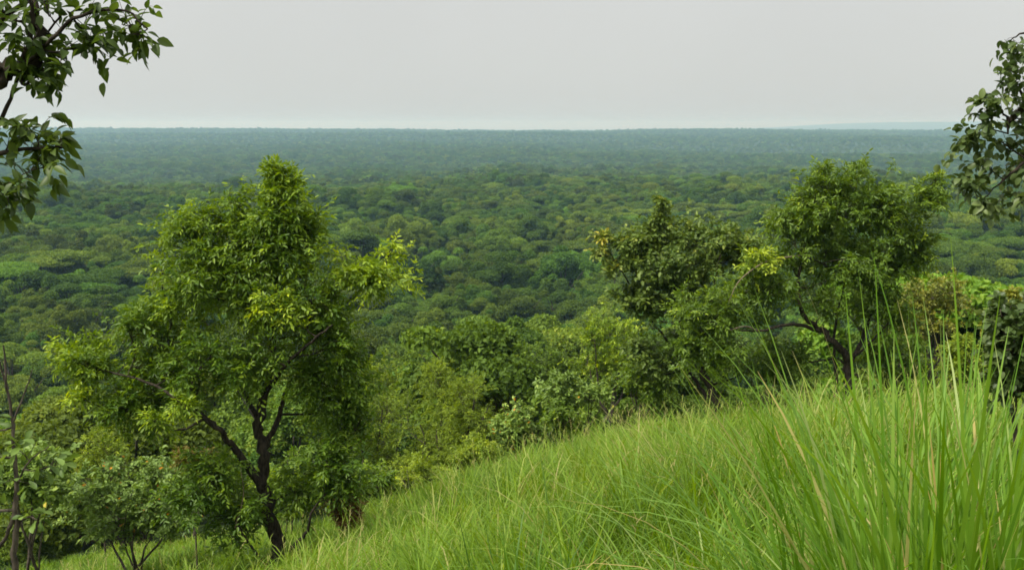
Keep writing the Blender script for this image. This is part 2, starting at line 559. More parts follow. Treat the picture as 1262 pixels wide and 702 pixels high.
def plant(name, label, cat, Y0, limbs, clumps, lmat, bmat, leaf, seed, group=None, base=None,
          twigs=12, nodes=7, leaflets=5, rach=.22, twig_r=.006, droop=.25, upbias=.35, limb_name='branch', tone_tip=.35, kind='simple', crown_name='crown', flat=.8, spray=.18, spots=0.0, dead=()):
    """limbs: list of (list of (px,py,dYpx), r0, r1), the first is the trunk.
    leaf = (length, width) ; clumps as from blob()."""
    g = np.random.default_rng(seed)
    s = Y0 / FPX
    L0, W0 = leaf
    W3 = lambda p: at(p[0], p[1], Y0 + p[2] * s)
    curves = []
    for pts, r0, r1 in limbs:
        P = np.array([W3(p) for p in pts])
        n = max(6, 4 * len(pts))
        P = resample(P, n)
        P[1:-1] += g.normal(size=(n - 2, 3)) * r0 * .22
        curves.append((P, np.linspace(r0, r1, n) if len(limbs) else None))
    if base is None:
        base = curves[0][0][0].copy()
        base[2] = float(ground(base[0], base[1]))
    # run the trunk down into the ground
    P, r = curves[0]
    gz = float(ground(P[0][0], P[0][1])) - .15
    if P[0][2] > gz:
        foot = np.array([P[0][0], P[0][1], gz])
        P = np.vstack([foot, P])
        r = np.concatenate([[r[0] * 1.35], r])
        curves[0] = (P, r)
    root = thing(name, label, cat, base, group)
    for k, (P, r) in enumerate(curves):
        b = Buf()
        tube(b, P, r, 9 if r[0] * FPX / Y0 > 4 else 6, .25, 0, seed + k)
        b.obj('trunk' if k == 0 else limb_name, bmat, root, origin=base)
    nodesP = np.vstack([c[0] for c in curves])
    nodesR = np.concatenate([c[1] for c in curves])
    fine, crown = Buf(), Buf()
    lp, ld, ln_, ll, lw, lt = [], [], [], [], [], []
    for (px, py, dy, rp, tn) in clumps:
        c = W3((px, py, dy))
        rad = rp * s
        # branch from the nearest limb node that lies lower
        d = np.linalg.norm(nodesP - c, axis=1) + np.maximum(0, nodesP[:, 2] - c[2] + .1 * rad) * 2.0
        j = int(np.argmin(d))
        st = nodesP[j]
        dist = np.linalg.norm(c - st)
        mid = (st + c) / 2 + g.normal(size=3) * dist * .10 + np.array([0, 0, -.06 * dist])
        n = 7
        B = resample([st, mid, c], n)
        r0 = min(nodesR[j] * .7, .010 + .016 * dist + .006 * rad)
        r0 = max(r0, twig_r * 1.3)
        tube(fine, B, np.linspace(r0, twig_r * 1.2, n), 5, .2, 0, seed)
        nodesP = np.vstack([nodesP, B[2:]])
        nodesR = np.concatenate([nodesR, np.linspace(r0, twig_r * 1.2, n)[2:]])
        ax = nrm(c - st)
        nt = max(4, int(twigs * g.uniform(.8, 1.2)))
        for q in range(nt):
            v = nrm(g.normal(size=3) + ax * .5 + np.array([0, 0, upbias]))
            e = c + v * rad * np.array([1, 1, flat]) * (g.uniform(1.2, 1.75) if g.random() < spray else g.uniform(.5, 1.12))
            t0 = B[int(g.integers(3, n))]
            mm = (t0 + e) / 2 + g.normal(size=3) * rad * .14 + np.array([0, 0, .10 * rad])
            T = resample([t0, mm, e], 6)
            tube(fine, T, np.linspace(twig_r, twig_r * .35, 6), 3, 0, 0)
            tt = g.uniform(.22, 1.0, nodes)
            tt[-1] = 1.0
            idx = tt * 5
            i0 = np.minimum(idx.astype(int), 4)
            f = (idx - i0)[:, None]
            NP = T[i0] * (1 - f) + T[i0 + 1] * f
            ND = nrm(T[i0 + 1] - T[i0])
            m = leaflets
            # compound leaf: a short rachis from every node with its leaflets
            RD = nrm(ND * .7 + g.normal(size=ND.shape) * .75 + np.array([0, 0, .15]))
            RL = rach * g.uniform(.6, 1.2, nodes)
            fr = np.linspace(.15, 1, m) if m > 1 else np.array([1.0])
            pos = NP[:, None] + RD[:, None] * (RL[:, None] * fr[None])[..., None]
            pos[..., 2] -= droop * (RL[:, None] * fr[None] ** 2)
            up = nrm(np.array([0, 0, 1.0]) + g.normal(size=RD.shape) * .45)
            side = nrm(np.cross(RD, up))
            sg = np.where(np.arange(m) % 2 == 0, 1.0, -1.0)
            if m > 1:
                sg[-1] = 0
            dd = RD[:, None] * .75 + side[:, None] * sg[None, :, None] * .8 + g.normal(size=pos.shape) * .22
            dd[..., 2] -= droop
            nn = up[:, None] + g.normal(size=pos.shape) * .35
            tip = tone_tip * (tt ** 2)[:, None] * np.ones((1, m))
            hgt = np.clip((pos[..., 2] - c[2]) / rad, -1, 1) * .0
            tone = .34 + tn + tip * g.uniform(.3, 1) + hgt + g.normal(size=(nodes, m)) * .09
            lp.append(pos.reshape(-1, 3))
            ld.append(dd.reshape(-1, 3))
            ln_.append(nn.reshape(-1, 3))
            if spots:
                tone = np.where(g.random(tone.shape) < spots, 1.0, np.minimum(tone, .85))
            k = nodes * m
            sz = g.uniform(.65, 1.2, k)
            ll.append(L0 * sz)
            lw.append(W0 * sz * g.uniform(.85, 1.15, k))
            lt.append(tone.reshape(-1))
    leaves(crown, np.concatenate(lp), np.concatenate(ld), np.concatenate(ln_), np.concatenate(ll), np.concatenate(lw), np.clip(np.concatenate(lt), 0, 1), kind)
    for pts, r0, r1 in dead:
        b = Buf()
        Q = np.array([W3(p) for p in pts])
        tube(b, resample(Q, 4 * len(pts)), np.linspace(r0, r1, 4 * len(pts)), 6, .2, 0, seed)
        b.obj('dead_branch', M['twig_pale'], root, origin=base)
    fine.obj('twigs', bmat, root, origin=base)
    crown.obj(crown_name, lmat, root, origin=base)
    return root


# ---- the tall leafy tree on the left, 20 m off
limbs = [
    ([(346, 700, 0), (340, 665, 0), (330, 625, 4), (326, 600, 6), (323, 560, 8), (321, 520, 12), (330, 470, 14), (336, 420, 10), (338, 370, 6), (342, 310, 2), (346, 250, 0)], .150, .018),
    ([(326, 602, 4), (305, 575, -8), (283, 545, -22), (268, 528, -34), (245, 508, -46), (215, 490, -60)], .085, .022),
    ([(323, 555, 8), (342, 520, 26), (352, 485, 46), (375, 430, 60), (420, 380, 50), (465, 340, 34)], .060, .014),
    ([(322, 530, 10), (305, 490, 34), (280, 440, 60), (250, 390, 70), (225, 320, 60)], .058, .014),
    ([(268, 528, -34), (230, 500, -60), (180, 470, -40), (120, 455, -20)], .040, .014),
    ([(342, 690, 0), (362, 672, -22), (378, 655, -34), (384, 632, -40), (400, 610, -46)], .042, .016),
    ([(344, 705, 0), (325, 690, -16), (306, 668, -34), (290, 640, -40)], .036, .012),
    ([(330, 480, 12), (352, 450, -40), (385, 420, -70), (410, 400, -80)], .044, .012),
]
cl = []
cl += blob(345, 240, 22, 42, 8, 18, 1, tone=.10)
cl += blob(340, 285, 44, 36, 8, 24, 57, tone=.09)
cl += blob(330, 300, 55, 45, 10, 34, 2, tone=.08)
cl += blob(240, 290, 46, 42, 8, 30, 3, tone=.08)
cl += blob(255, 355, 80, 60, 15, 38, 4, tone=.06)
cl += blob(345, 375, 80, 62, 16, 40, 5, tone=.05)
cl += blob(455, 335, 46, 38, 8, 28, 6, tone=.20)
cl += blob(405, 405, 48, 50, 9, 36, 7, tone=.02)
cl += blob(190, 430, 70, 62, 14, 38, 8, tone=.04)
cl += blob(108, 445, 42, 36, 8, 28, 9, tone=.10)
cl += blob(165, 505, 62, 38, 10, 32, 10, tone=.02)
cl += blob(290, 450, 90, 55, 14, 40, 11, dY=-30, tone=.0)
cl += blob(400, 480, 46, 52, 9, 34, 12, tone=.0)
cl += blob(405, 570, 36, 44, 7, 28, 13, dY=-25, tone=.0)
cl += blob(300, 640, 52, 40, 8, 28, 14, dY=-20, tone=-.04)
cl += blob(240, 610, 42, 40, 7, 28, 15, dY=-30, tone=-.04)
cl += blob(345, 440, 60, 60, 4, 30, 17, dY=60, tone=-.02)
cl += blob(350, 330, 70, 60, 6, 30, 41, tone=.08)
cl += blob(425, 450, 46, 60, 8, 32, 43, tone=.04)
cl += blob(432, 520, 30, 40, 6, 26, 44, tone=.02)
cl += blob(415, 600, 40, 30, 6, 24, 45, dY=-20, tone=.03)
cl += blob(205, 480, 60, 50, 8, 32, 46, tone=.05)
cl += blob(270, 585, 40, 40, 6, 26, 47, dY=-30, tone=.0)
cl += blob(368, 280, 30, 34, 6, 22, 48, tone=.12)
cl += blob(370, 605, 50, 40, 6, 24, 50, dY=20, tone=.05)
cl += blob(290, 612, 36, 30, 5, 24, 56, dY=30, tone=.03)
cl += blob(300, 280, 34, 40, 6, 22, 49, tone=.12)
cl += [(482, 312, 20, 20, .40), (497, 345, 20, 18, .30), (340, 372, -60, 24, .36), (365, 395, -60, 20, .30), (200, 330, 0, 22, .24), (215, 385, -30, 20, .26), (85, 440, 0, 18, .30), (100, 490, -20, 16, .34), (190, 520, -60, 20, .26), (345, 218, 0, 18, .18), (225, 500, -80, 20, .26), (340, 210, 0, 10, .2), (355, 225, 0, 14, .2)]
plant('leafy_tree', 'tall bright green tree with forked dark trunk and low hooked branch, alone below the slope', 'tree', 19.5, limbs, cl,
      M['leaf_bright'], M['bark_dark'], (.105, .040), 100, twigs=9, tone_tip=.26, nodes=7, leaflets=5, rach=.22,
      dead=[([(262, 330, 40), (262, 305, 0), (270, 285, -20)], .018, .005), ([(290, 650, -40), (300, 610, -50), (296, 575, -56)], .014, .005)])

# ---- round-crowned tree with the crooked limb at the top of the grass
limbs = [
    ([(1047, 500, 0), (1046, 465, 0), (1043, 440, 0), (1026, 418, -6), (1004, 402, -10), (988, 382, -12), (985, 340, -6), (1000, 290, 0), (1020, 240, 0)], .125, .016),
    ([(1046, 452, 0), (1058, 428, 14), (1072, 390, 20), (1085, 330, 10), (1110, 270, 4), (1145, 230, 0)], .075, .012),
    ([(1012, 408, -8), (985, 400, -26), (960, 402, -40), (935, 408, -48), (905, 405, -50), (870, 395, -44)], .058, .014),
    ([(1028, 505, 4), (1031, 470, 6), (1028, 440, 10), (1030, 400, 20), (1040, 350, 26), (1050, 300, 20)], .055, .014),
    ([(1052, 440, 4), (1080, 415, -24), (1100, 390, -36)], .04, .012),
    ([(1040, 345, 26), (1015, 325, -10), (985, 315, -22)], .032, .012),
]
cl = []
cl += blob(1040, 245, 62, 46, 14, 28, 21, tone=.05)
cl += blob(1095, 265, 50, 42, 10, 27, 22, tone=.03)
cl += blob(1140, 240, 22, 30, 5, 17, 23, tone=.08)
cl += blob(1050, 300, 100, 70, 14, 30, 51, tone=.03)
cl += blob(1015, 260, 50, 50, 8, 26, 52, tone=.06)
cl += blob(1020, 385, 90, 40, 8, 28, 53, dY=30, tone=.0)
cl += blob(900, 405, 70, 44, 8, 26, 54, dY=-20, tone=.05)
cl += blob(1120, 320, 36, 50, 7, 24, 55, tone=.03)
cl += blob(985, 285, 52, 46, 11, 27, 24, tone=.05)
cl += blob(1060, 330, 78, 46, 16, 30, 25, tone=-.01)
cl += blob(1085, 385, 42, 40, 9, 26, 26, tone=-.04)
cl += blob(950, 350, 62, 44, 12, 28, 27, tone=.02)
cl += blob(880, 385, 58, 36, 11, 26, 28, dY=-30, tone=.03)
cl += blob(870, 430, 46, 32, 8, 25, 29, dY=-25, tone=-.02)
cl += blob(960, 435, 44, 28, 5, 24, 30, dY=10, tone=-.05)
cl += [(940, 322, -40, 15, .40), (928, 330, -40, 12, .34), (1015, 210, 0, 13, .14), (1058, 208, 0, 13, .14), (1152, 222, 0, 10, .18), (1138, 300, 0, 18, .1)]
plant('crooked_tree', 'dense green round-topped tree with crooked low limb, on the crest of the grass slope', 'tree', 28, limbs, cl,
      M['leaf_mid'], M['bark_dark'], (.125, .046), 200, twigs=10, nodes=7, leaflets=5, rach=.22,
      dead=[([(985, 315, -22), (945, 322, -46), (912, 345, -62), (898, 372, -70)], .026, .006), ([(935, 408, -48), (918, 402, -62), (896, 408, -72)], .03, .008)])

# ---- olive tree behind it with the leaning black trunk
limbs = [
    ([(884, 500, 0), (876, 478, 0), (864, 458, 0), (850, 430, 0), (838, 390, 4), (828, 340, 4), (818, 290, 0), (813, 255, 0)], .15, .014),
    ([(872, 492, 10), (858, 470, 24), (846, 455, 34), (830, 430, 40), (800, 390, 34), (770, 340, 20), (748, 305, 10)], .07, .012),
    ([(850, 430, 0), (866, 400, -20), (880, 350, -22), (890, 305, -10)], .06, .012),
    ([(862, 455, 0), (890, 420, 20), (920, 380, 30), (935, 330, 20)], .05, .012),
]
cl = []
cl += blob(812, 285, 24, 36, 6, 22, 31, tone=.03)
cl += blob(875, 300, 60, 34, 11, 26, 32, tone=.06)
cl += blob(780, 325, 44, 36, 9, 25, 33, tone=.05)
cl += blob(845, 345, 72, 46, 13, 30, 34, tone=.0)
cl += blob(800, 375, 40, 32, 7, 24, 35, tone=-.02)
cl += blob(920, 320, 30, 34, 5, 22, 36, tone=.04)
cl += blob(850, 425, 52, 34, 8, 27, 37, dY=20, tone=-.05)
cl += blob(905, 445, 56, 26, 8, 24, 38, dY=10, tone=-.06)
cl += blob(800, 440, 40, 30, 5, 24, 39, dY=20, tone=-.02)
cl += [(744, 294, 0, 10, .34), (768, 300, 0, 16, .1), (800, 300, 0, 18, .05), (822, 300, 0, 20, .03), (812, 272, 0, 13, .08), (740, 316, 0, 12, .28), (756, 330, 0, 14, .2), (814, 254, 0, 11, .14)]
plant('olive_tree', 'olive green tree with pointed top and short leaning black trunk, left of the crooked tree', 'tree', 32, limbs, cl,
      M['leaf_olive'], M['bark_dark'], (.15, .085), 300, twigs=11, nodes=8, leaflets=3, rach=.14)


# ---- shrubs and small trees round the edge of the grass
def shrub(name, label, Y, px, py, rx, ry, n, rpx, lm, leaf, seed, stems=4, tone=0.0, extra=(), twigs=11, nodes=7, leaflets=4, base_py=None, bm='bark_grey', cat='shrub', rach=.12, group=None, kind='simple', r0=.03, depth=None, spots=0.0):
    g = np.random.default_rng(seed)
    b = base_py if base_py else py + ry
    limbs = []
    for k in range(stems):
        ex = px + g.uniform(-.75, .75) * rx
        ey = py + g.uniform(-.5, .3) * ry
        limbs.append(([(px + g.uniform(-.12, .12) * rx, b, 0), ((px + ex) / 2 + g.uniform(-.1, .1) * rx, (b + ey) / 2 + 4, g.uniform(-.3, .3) * rx), (ex, ey, g.uniform(-.6, .6) * rx)], r0 * g.uniform(.7, 1.2), r0 * .3))
    cl = blob(px, py, rx, ry, n, rpx, seed + 1, tone=tone, depth=depth) + list(extra)
    return plant(name, label, cat, Y, limbs, cl, M[lm], M[bm], leaf, seed + 2, twigs=twigs, nodes=nodes, leaflets=leaflets, rach=rach, limb_name='stem', crown_name='foliage', group=group, kind=kind, spots=spots)


shrub('shrub', 'grey green shrub dotted with orange leaves, standing left of the tall bright tree', 23, 165, 622, 88, 62, 34, 26, 'leaf_grey', (.10, .06), 410, 6, base_py=705, spots=.012)
shrub('shrub', 'pale leafy shrub at the photo\'s left edge, left of the grey green shrub', 21, 40, 585, 62, 52, 22, 26, 'leaf_grey', (.12, .07), 420, 5, tone=.05, base_py=705)
shrub('shrub', 'round olive shrub with fine foliage, behind and above the grey green shrub', 33, 122, 565, 40, 40, 16, 18, 'leaf_feather', (.09, .035), 430, 4, tone=.1, base_py=625)
shrub('shrub', 'small shrub with brown dying leaves under the tall tree\'s right side', 20, 428, 632, 26, 30, 8, 15, 'leaf_brown', (.08, .04), 440, 4, base_py=685, r0=.015)
shrub('shrub', 'brownish orange leafed bush behind the left fork of the tall tree', 21.5, 240, 568, 24, 18, 5, 14, 'leaf_brown', (.09, .04), 445, 4, tone=.25, base_py=660, r0=.015)
shrub('small_tree', 'broad feathery olive tree with rounded tufts, standing just past the foot of the grass', 36, 548, 528, 82, 84, 52, 23, 'leaf_feather', (.10, .030), 450, 6, twigs=13, nodes=8, leaflets=6, base_py=640, cat='tree', rach=.2, r0=.07)
shrub('small_tree', 'dull grey green bushy tree between the tall bright tree and the feathery olive tree', 38, 462, 535, 50, 66, 26, 24, 'leaf_feather', (.11, .04), 460, 5, tone=-.06, base_py=640, cat='tree', rach=.2, r0=.06)
shrub('shrub', 'yellow green shrub with a few red leaves, right of the feathery olive tree', 31, 636, 528, 42, 36, 16, 20, 'leaf_grey', (.11, .065), 470, 4, tone=.13, base_py=585, spots=.02)
shrub('shrub', 'sparse silvery leaved shrub at the rim of the grass, right of the red spotted shrub', 31, 712, 488, 48, 34, 14, 18, 'leaf_grey', (.14, .07), 480, 5, tone=.06, base_py=545, leaflets=3)
shrub('small_tree', 'bright yellow green tree standing left of the olive tree with the leaning trunk', 44, 748, 432, 50, 56, 26, 23, 'leaf_bright', (.13, .055), 490, 5, tone=.20, base_py=520, cat='tree', r0=.06)
shrub('small_tree', 'tree with yellow flowering tips, right behind the crooked tree', 37, 1150, 385, 52, 50, 30, 19, 'leaf_yellow', (.11, .05), 500, 5, tone=.05, base_py=480, cat='tree', r0=.05)
shrub('shrub', 'low dark shrub filling the gap under the crooked tree', 30, 950, 452, 62, 26, 16, 20, 'leaf_mid', (.12, .05), 510, 5, tone=-.06, base_py=500)
shrub('shrub', 'light green shrub at the foot of the crooked tree\'s right side', 30, 1105, 445, 50, 34, 14, 20, 'leaf_mid', (.12, .05), 520, 5, tone=.12, base_py=500)
shrub('shrub', 'small yellowish shrub behind the dark round leaved bush at the right edge', 22, 1240, 390, 28, 36, 12, 16, 'leaf_yellow', (.09, .045), 530, 4, base_py=500)
shrub('bush', 'dark bush of large round glossy leaves, half cut off by the right edge', 7.0, 1254, 430, 44, 76, 30, 24, 'leaf_round', (.052, .039), 540, 5, base_py=640, leaflets=3, rach=.05, kind='round', cat='shrub', r0=.012, nodes=5, twigs=8)
shrub('shrub', 'light green shrub at the grass rim left of the olive tree\'s black trunk', 33, 790, 470, 46, 26, 12, 18, 'leaf_mid', (.12, .055), 550, 5, tone=.10, base_py=515)
shrub('shrub', 'mid green bush seen through the fork of the tall bright tree', 26, 350, 600, 60, 50, 22, 24, 'leaf_bright', (.11, .045), 560, 5, tone=.10, base_py=700)

shrub('small_tree', 'fresh green rounded tree beyond the rim, above the yellow green shrub with red leaves', 52, 606, 470, 46, 40, 24, 20, 'leaf_feather', (.13, .05), 570, 5, tone=.12, base_py=560, cat='tree', r0=.06)
shrub('small_tree', 'darker green rounded tree beyond the rim, above the silvery leaved shrub', 58, 672, 452, 44, 40, 24, 20, 'leaf_mid', (.14, .055), 580, 5, tone=.02, base_py=540, cat='tree', r0=.06)
shrub('small_tree', 'light green tree peeping over the feathery olive tree', 60, 540, 448, 48, 34, 22, 19, 'leaf_bright', (.14, .055), 590, 5, tone=.06, base_py=540, cat='tree', r0=.06)
shrub('small_tree', 'pale green bushy tree right of the tall bright tree\'s crown', 56, 468, 470, 40, 40, 20, 19, 'leaf_feather', (.13, .05), 595, 5, tone=.10, base_py=560, cat='tree', r0=.06)

shrub('shrub', 'low light green shrub along the rim at the feathery olive tree\'s foot', 29, 520, 588, 48, 28, 16, 17, 'leaf_feather', (.10, .04), 620, 5, tone=.14, base_py=635)
shrub('shrub', 'low yellow green shrub along the rim just right of the small brown shrub', 27, 462, 606, 36, 28, 14, 16, 'leaf_bright', (.10, .042), 630, 5, tone=.05, base_py=650)
shrub('shrub', 'low soft green shrub between the feathery olive tree and the red spotted shrub', 30, 588, 562, 36, 28, 14, 16, 'leaf_feather', (.10, .042), 640, 5, tone=.10, base_py=610)
shrub('shrub', 'low fresh green shrub under the silvery leaved shrub at the rim', 30, 690, 520, 36, 22, 12, 15, 'leaf_mid', (.10, .045), 650, 5, tone=.10, base_py=560)

shrub('shrub', 'soft light green shrub between the yellow tipped tree and the dark round leaved bush', 27, 1188, 448, 40, 36, 18, 18, 'leaf_feather', (.10, .042), 660, 5, tone=.08, base_py=510)

# ---- overhanging tree at the upper left, trunk outside the picture
limbs = [
    ([(-330, 1000, 0), (-300, 700, 0), (-250, 420, 0), (-170, 220, -10), (-70, 120, -10), (0, 92, 0), (26, 86, 0), (45, 62, 0), (51, 30, 0), (44, -20, 10)], .085, .008),
    ([(-70, 120, -10), (-30, 60, 30), (20, 10, 40), (90, -30, 30)], .020, .005),
    ([(30, 82, 0), (62, 50, -30), (95, 22, -40), (150, 12, -40), (182, 36, -40)], .0095, .003),
    ([(-60, 260, 20), (0, 150, 10), (20, 100, 10), (42, 62, 10), (75, 20, 10)], .010, .004),
    ([(-170, 220, -10), (-80, 205, -20), (0, 190, -20), (40, 182, -20), (78, 182, -20)], .016, .003),
    ([(26, 86, 0), (40, 30, -20), (30, -20, -30)], .012, .006),
]
cl = [(15, 25, 0, 45, .0), (60, 20, 10, 45, .05), (110, 20, 0, 42, .1), (150, 30, -30, 34, .15), (170, 44, -40, 20, .2), (30, 60, -30, 36, 0), (55, 85, -10, 30, .1), (90, 60, -20, 34, .1), (125, 50, 0, 26, .1),
      (10, 180, -20, 36, .1), (45, 170, -20, 34, .15), (20, 220, -20, 36, .1), (60, 205, -30, 28, .2), (75, 182, -20, 20, .25), (5, 240, -20, 30, .1), (-30, 200, 0, 50, .0), (-60, 40, 0, 80, 0), (-150, 100, 0, 110, 0), (-40, -60, 0, 90, 0), (60, -60, 0, 70, 0), (-200, 250, 0, 100, 0), (45, 95, -10, 24, .1), (10, 130, 0, 1, 0)]
plant('overhanging_tree', 'near tree whose dark leafy boughs reach in at the upper left corner against the sky', 'tree', 4.2, limbs, cl[:-1],
      M['leaf_dark'], M['bark_dark'], (.056, .028), 600, twigs=7, nodes=4, leaflets=2, rach=.035, twig_r=.0018, kind='ovate', droop=.45, flat=.9, upbias=.1)

# ---- hanging round-leaved branch at the right edge, trunk outside the picture
limbs = [
    ([(1720, 900, 0), (1700, 560, 0), (1640, 300, 0), (1540, 140, 0), (1420, 100, 0), (1320, 110, 0), (1262, 135, 0), (1225, 160, 0)], .075, .003),
    ([(1420, 100, 0), (1330, 50, 0), (1270, 40, -10), (1245, 50, -10)], .012, .002),
    ([(1320, 110, 0), (1280, 180, 0), (1245, 215, -10), (1210, 245, -10)], .012, .002),
    ([(1540, 140, 0), (1400, 200, 20), (1300, 230, 20), (1250, 250, 20)], .02, .003),
]
cl = [(1252, 55, 0, 26, 0), (1245, 95, 0, 24, .05), (1225, 130, 0, 28, .1), (1205, 145, 0, 22, 0), (1198, 172, 0, 20, .1), (1235, 175, 10, 34, .1), (1255, 145, 0, 30, .1), (1215, 200, 0, 30, .1), (1245, 215, 10, 34, .1), (1265, 190, 0, 36, .1), (1200, 225, -10, 20, .1), (1212, 255, -10, 20, .15), (1255, 250, 0, 28, .1), (1290, 60, 0, 50, 0), (1310, 180, 0, 60, 0), (1300, 260, 0, 50, 0), (1400, 120, 0, 110, 0), (1500, 160, 0, 120, 0)]
plant('hanging_tree', 'near tree with small round leaves hanging in at the upper right edge against the sky', 'tree', 4.6, limbs, cl,
      M['leaf_round'], M['bark_dark'], (.036, .026), 700, twigs=7, nodes=5, leaflets=2, rach=.03, twig_r=.0014, kind='round', droop=.5, upbias=-.1)

# ---- thin sapling with dead twigs at the left edge
limbs = [
    ([(18, 720, 0), (19, 660, 0), (20, 600, 0), (17, 540, 0), (10, 480, 0), (4, 425, 0)], .030, .006),
    ([(19, 630, 0), (8, 660, 0), (-12, 690, 0)], .022, .014),
    ([(16, 520, 0), (28, 490, 0), (40, 455, 0)], .010, .004),
    ([(10, 480, 0), (2, 455, 0), (-6, 420, 0)], .010, .004),
    ([(20, 600, 0), (34, 570, 0), (60, 550, 0)], .010, .004),
]
cl = [(-10, 560, 0, 36, -.12), (30, 560, 0, 28, -.1), (60, 575, 0, 26, -.1), (15, 590, 0, 28, -.15), (-20, 520, 0, 34, -.1), (45, 640, -5, 9, -.1), (-30, 620, 0, 40, 0)]
plant('sapling', 'thin dark sapling with bare twig ends and broad leaves at the lower left edge', 'sapling', 9.0, limbs, cl,
      M['leaf_grey'], M['bark_grey'], (.12, .062), 800, twigs=5, nodes=4, leaflets=1, rach=.05, twig_r=.003, kind='obovate')


# ------------------------------------------------------------------ woodland trees
def wood_crown(seed, style):
    """crown mesh about 1 m across at unit scale: (crown buf, trunk buf); z=0 at the ground"""
    g = np.random.default_rng(seed)
    b, t = Buf(), Buf()
    lobes = []
    ex, ey = g.uniform(.75, 1.3, 2)
    if style == 'flat':
        H, n = .72, 8
        for k in range(n):
            a, rr = g.uniform(0, 6.28), .42 * math.sqrt(g.random())
            lobes.append((rr * math.cos(a), rr * math.sin(a), H - .10 - .35 * rr * rr + g.uniform(-.07, .07), g.uniform(.15, .24), g.uniform(.055, .09)))
    elif style == 'dome':
        H, n = .85, 12
        for k in range(n):
            a, rr = g.uniform(0, 6.28), .36 * math.sqrt(g.random())
            lobes.append((rr * math.cos(a), rr * math.sin(a), H - .20 - 1.6 * rr * rr + g.uniform(-.10, .05), g.uniform(.14, .22), g.uniform(.11, .16)))
    elif style == 'tufted':
        H, n = .9, 16
        for k in range(n):
            a, rr = g.uniform(0, 6.28), .40 * math.sqrt(g.random())
            lobes.append((rr * math.cos(a), rr * math.sin(a), g.uniform(.30, .80) - .8 * rr * rr, g.uniform(.10, .18), g.uniform(.08, .14)))
    else:
        H, n = 1.15, 13
        for k in range(n):
            a, rr = g.uniform(0, 6.28), .34 * math.sqrt(g.random())
            lobes.append((rr * math.cos(a), rr * math.sin(a), g.uniform(.40, 1.02) - .9 * rr * rr, g.uniform(.13, .21), g.uniform(.10, .17)))
    lobes = [(x * ex, y * ey, z, rx * g.uniform(.6, 1.35), rz * g.uniform(.7, 1.3)) for (x, y, z, rx, rz) in lobes]
    for k in range(5):
        a, rr = g.uniform(0, 6.28), g.uniform(.3, .52)
        lobes.append((rr * math.cos(a), rr * math.sin(a), H * g.uniform(.35, .95), g.uniform(.06, .11), g.uniform(.05, .09)))
    P, N, T = [], [], []
    for (x, y, z, rx, rz) in lobes:
        m = int(3400 * rx * (rx + rz) / .06)
        d = nrm(g.normal(size=(m, 3)))
        d[:, 2] = np.where(d[:, 2] < -.35, -d[:, 2], d[:, 2])
        # uneven surface: tufts
        bump = 1 + .16 * np.sin(d[:, 0] * 9 + seed) * np.sin(d[:, 1] * 11 + x * 40) * np.cos(d[:, 2] * 8 + y * 30)
        rad = (g.random(m) ** .28) * bump
        P.append(np.array([x, y, z]) + d * rad[:, None] * np.array([rx, rx, rz]))
        N.append(d)
        T.append(.42 + g.uniform(-.12, .12) + g.normal(size=m) * .12)
    P, N, T = np.concatenate(P), np.concatenate(N), np.concatenate(T)
    m = len(P)
    D = nrm(g.normal(size=(m, 3)) + N * .3)
    leaves(b, P - D * .018, D, nrm(N + g.normal(size=(m, 3)) * .6 + np.array([0, 0, .4])), g.uniform(.018, .034, m), g.uniform(.011, .020, m), np.clip(T, 0, 1))
    for k, (x, y, z, rx, rz) in enumerate(lobes):
        s = np.array([0, 0, -.06])
        f = np.array([x * .25, y * .25, z * .45])
        tube(t, resample([s, f, (x, y, z)], 6), np.linspace(.013, .004, 6), 5, .2)
    return b, t


STYLES = ['flat'] * 5 + ['dome'] * 3 + ['tufted'] * 4 + ['tall'] * 3
CROWNS, TRUNKS = [], []
SRC = bpy.data.collections.new('woodland_source')
for k, st in enumerate(STYLES):
    b, t = wood_crown(900 + k, st)
    cm, tm = b.mesh('crown', M['leaf_wood']), t.mesh('trunk', M['bark_grey'])
    CROWNS.append(cm)
    TRUNKS.append(tm)
    o = bpy.data.objects.new('source_%02d' % k, cm)
    SRC.objects.link(o)


def grid_pts(r0, r1, sp, umax, g):
    n = int(r1 / sp) + 2
    X, Y = np.meshgrid(np.arange(-n, n + 1) * sp, np.arange(0, n + 1) * sp)
    X, Y = X.ravel(), Y.ravel()
    X = X + g.uniform(-.45, .45, len(X)) * sp
    Y = Y + g.uniform(-.45, .45, len(Y)) * sp
    r = np.hypot(X, Y)
    k = (r > r0) & (r < r1) & (np.abs(X) < umax * Y + 6)
    return X[k], Y[k]


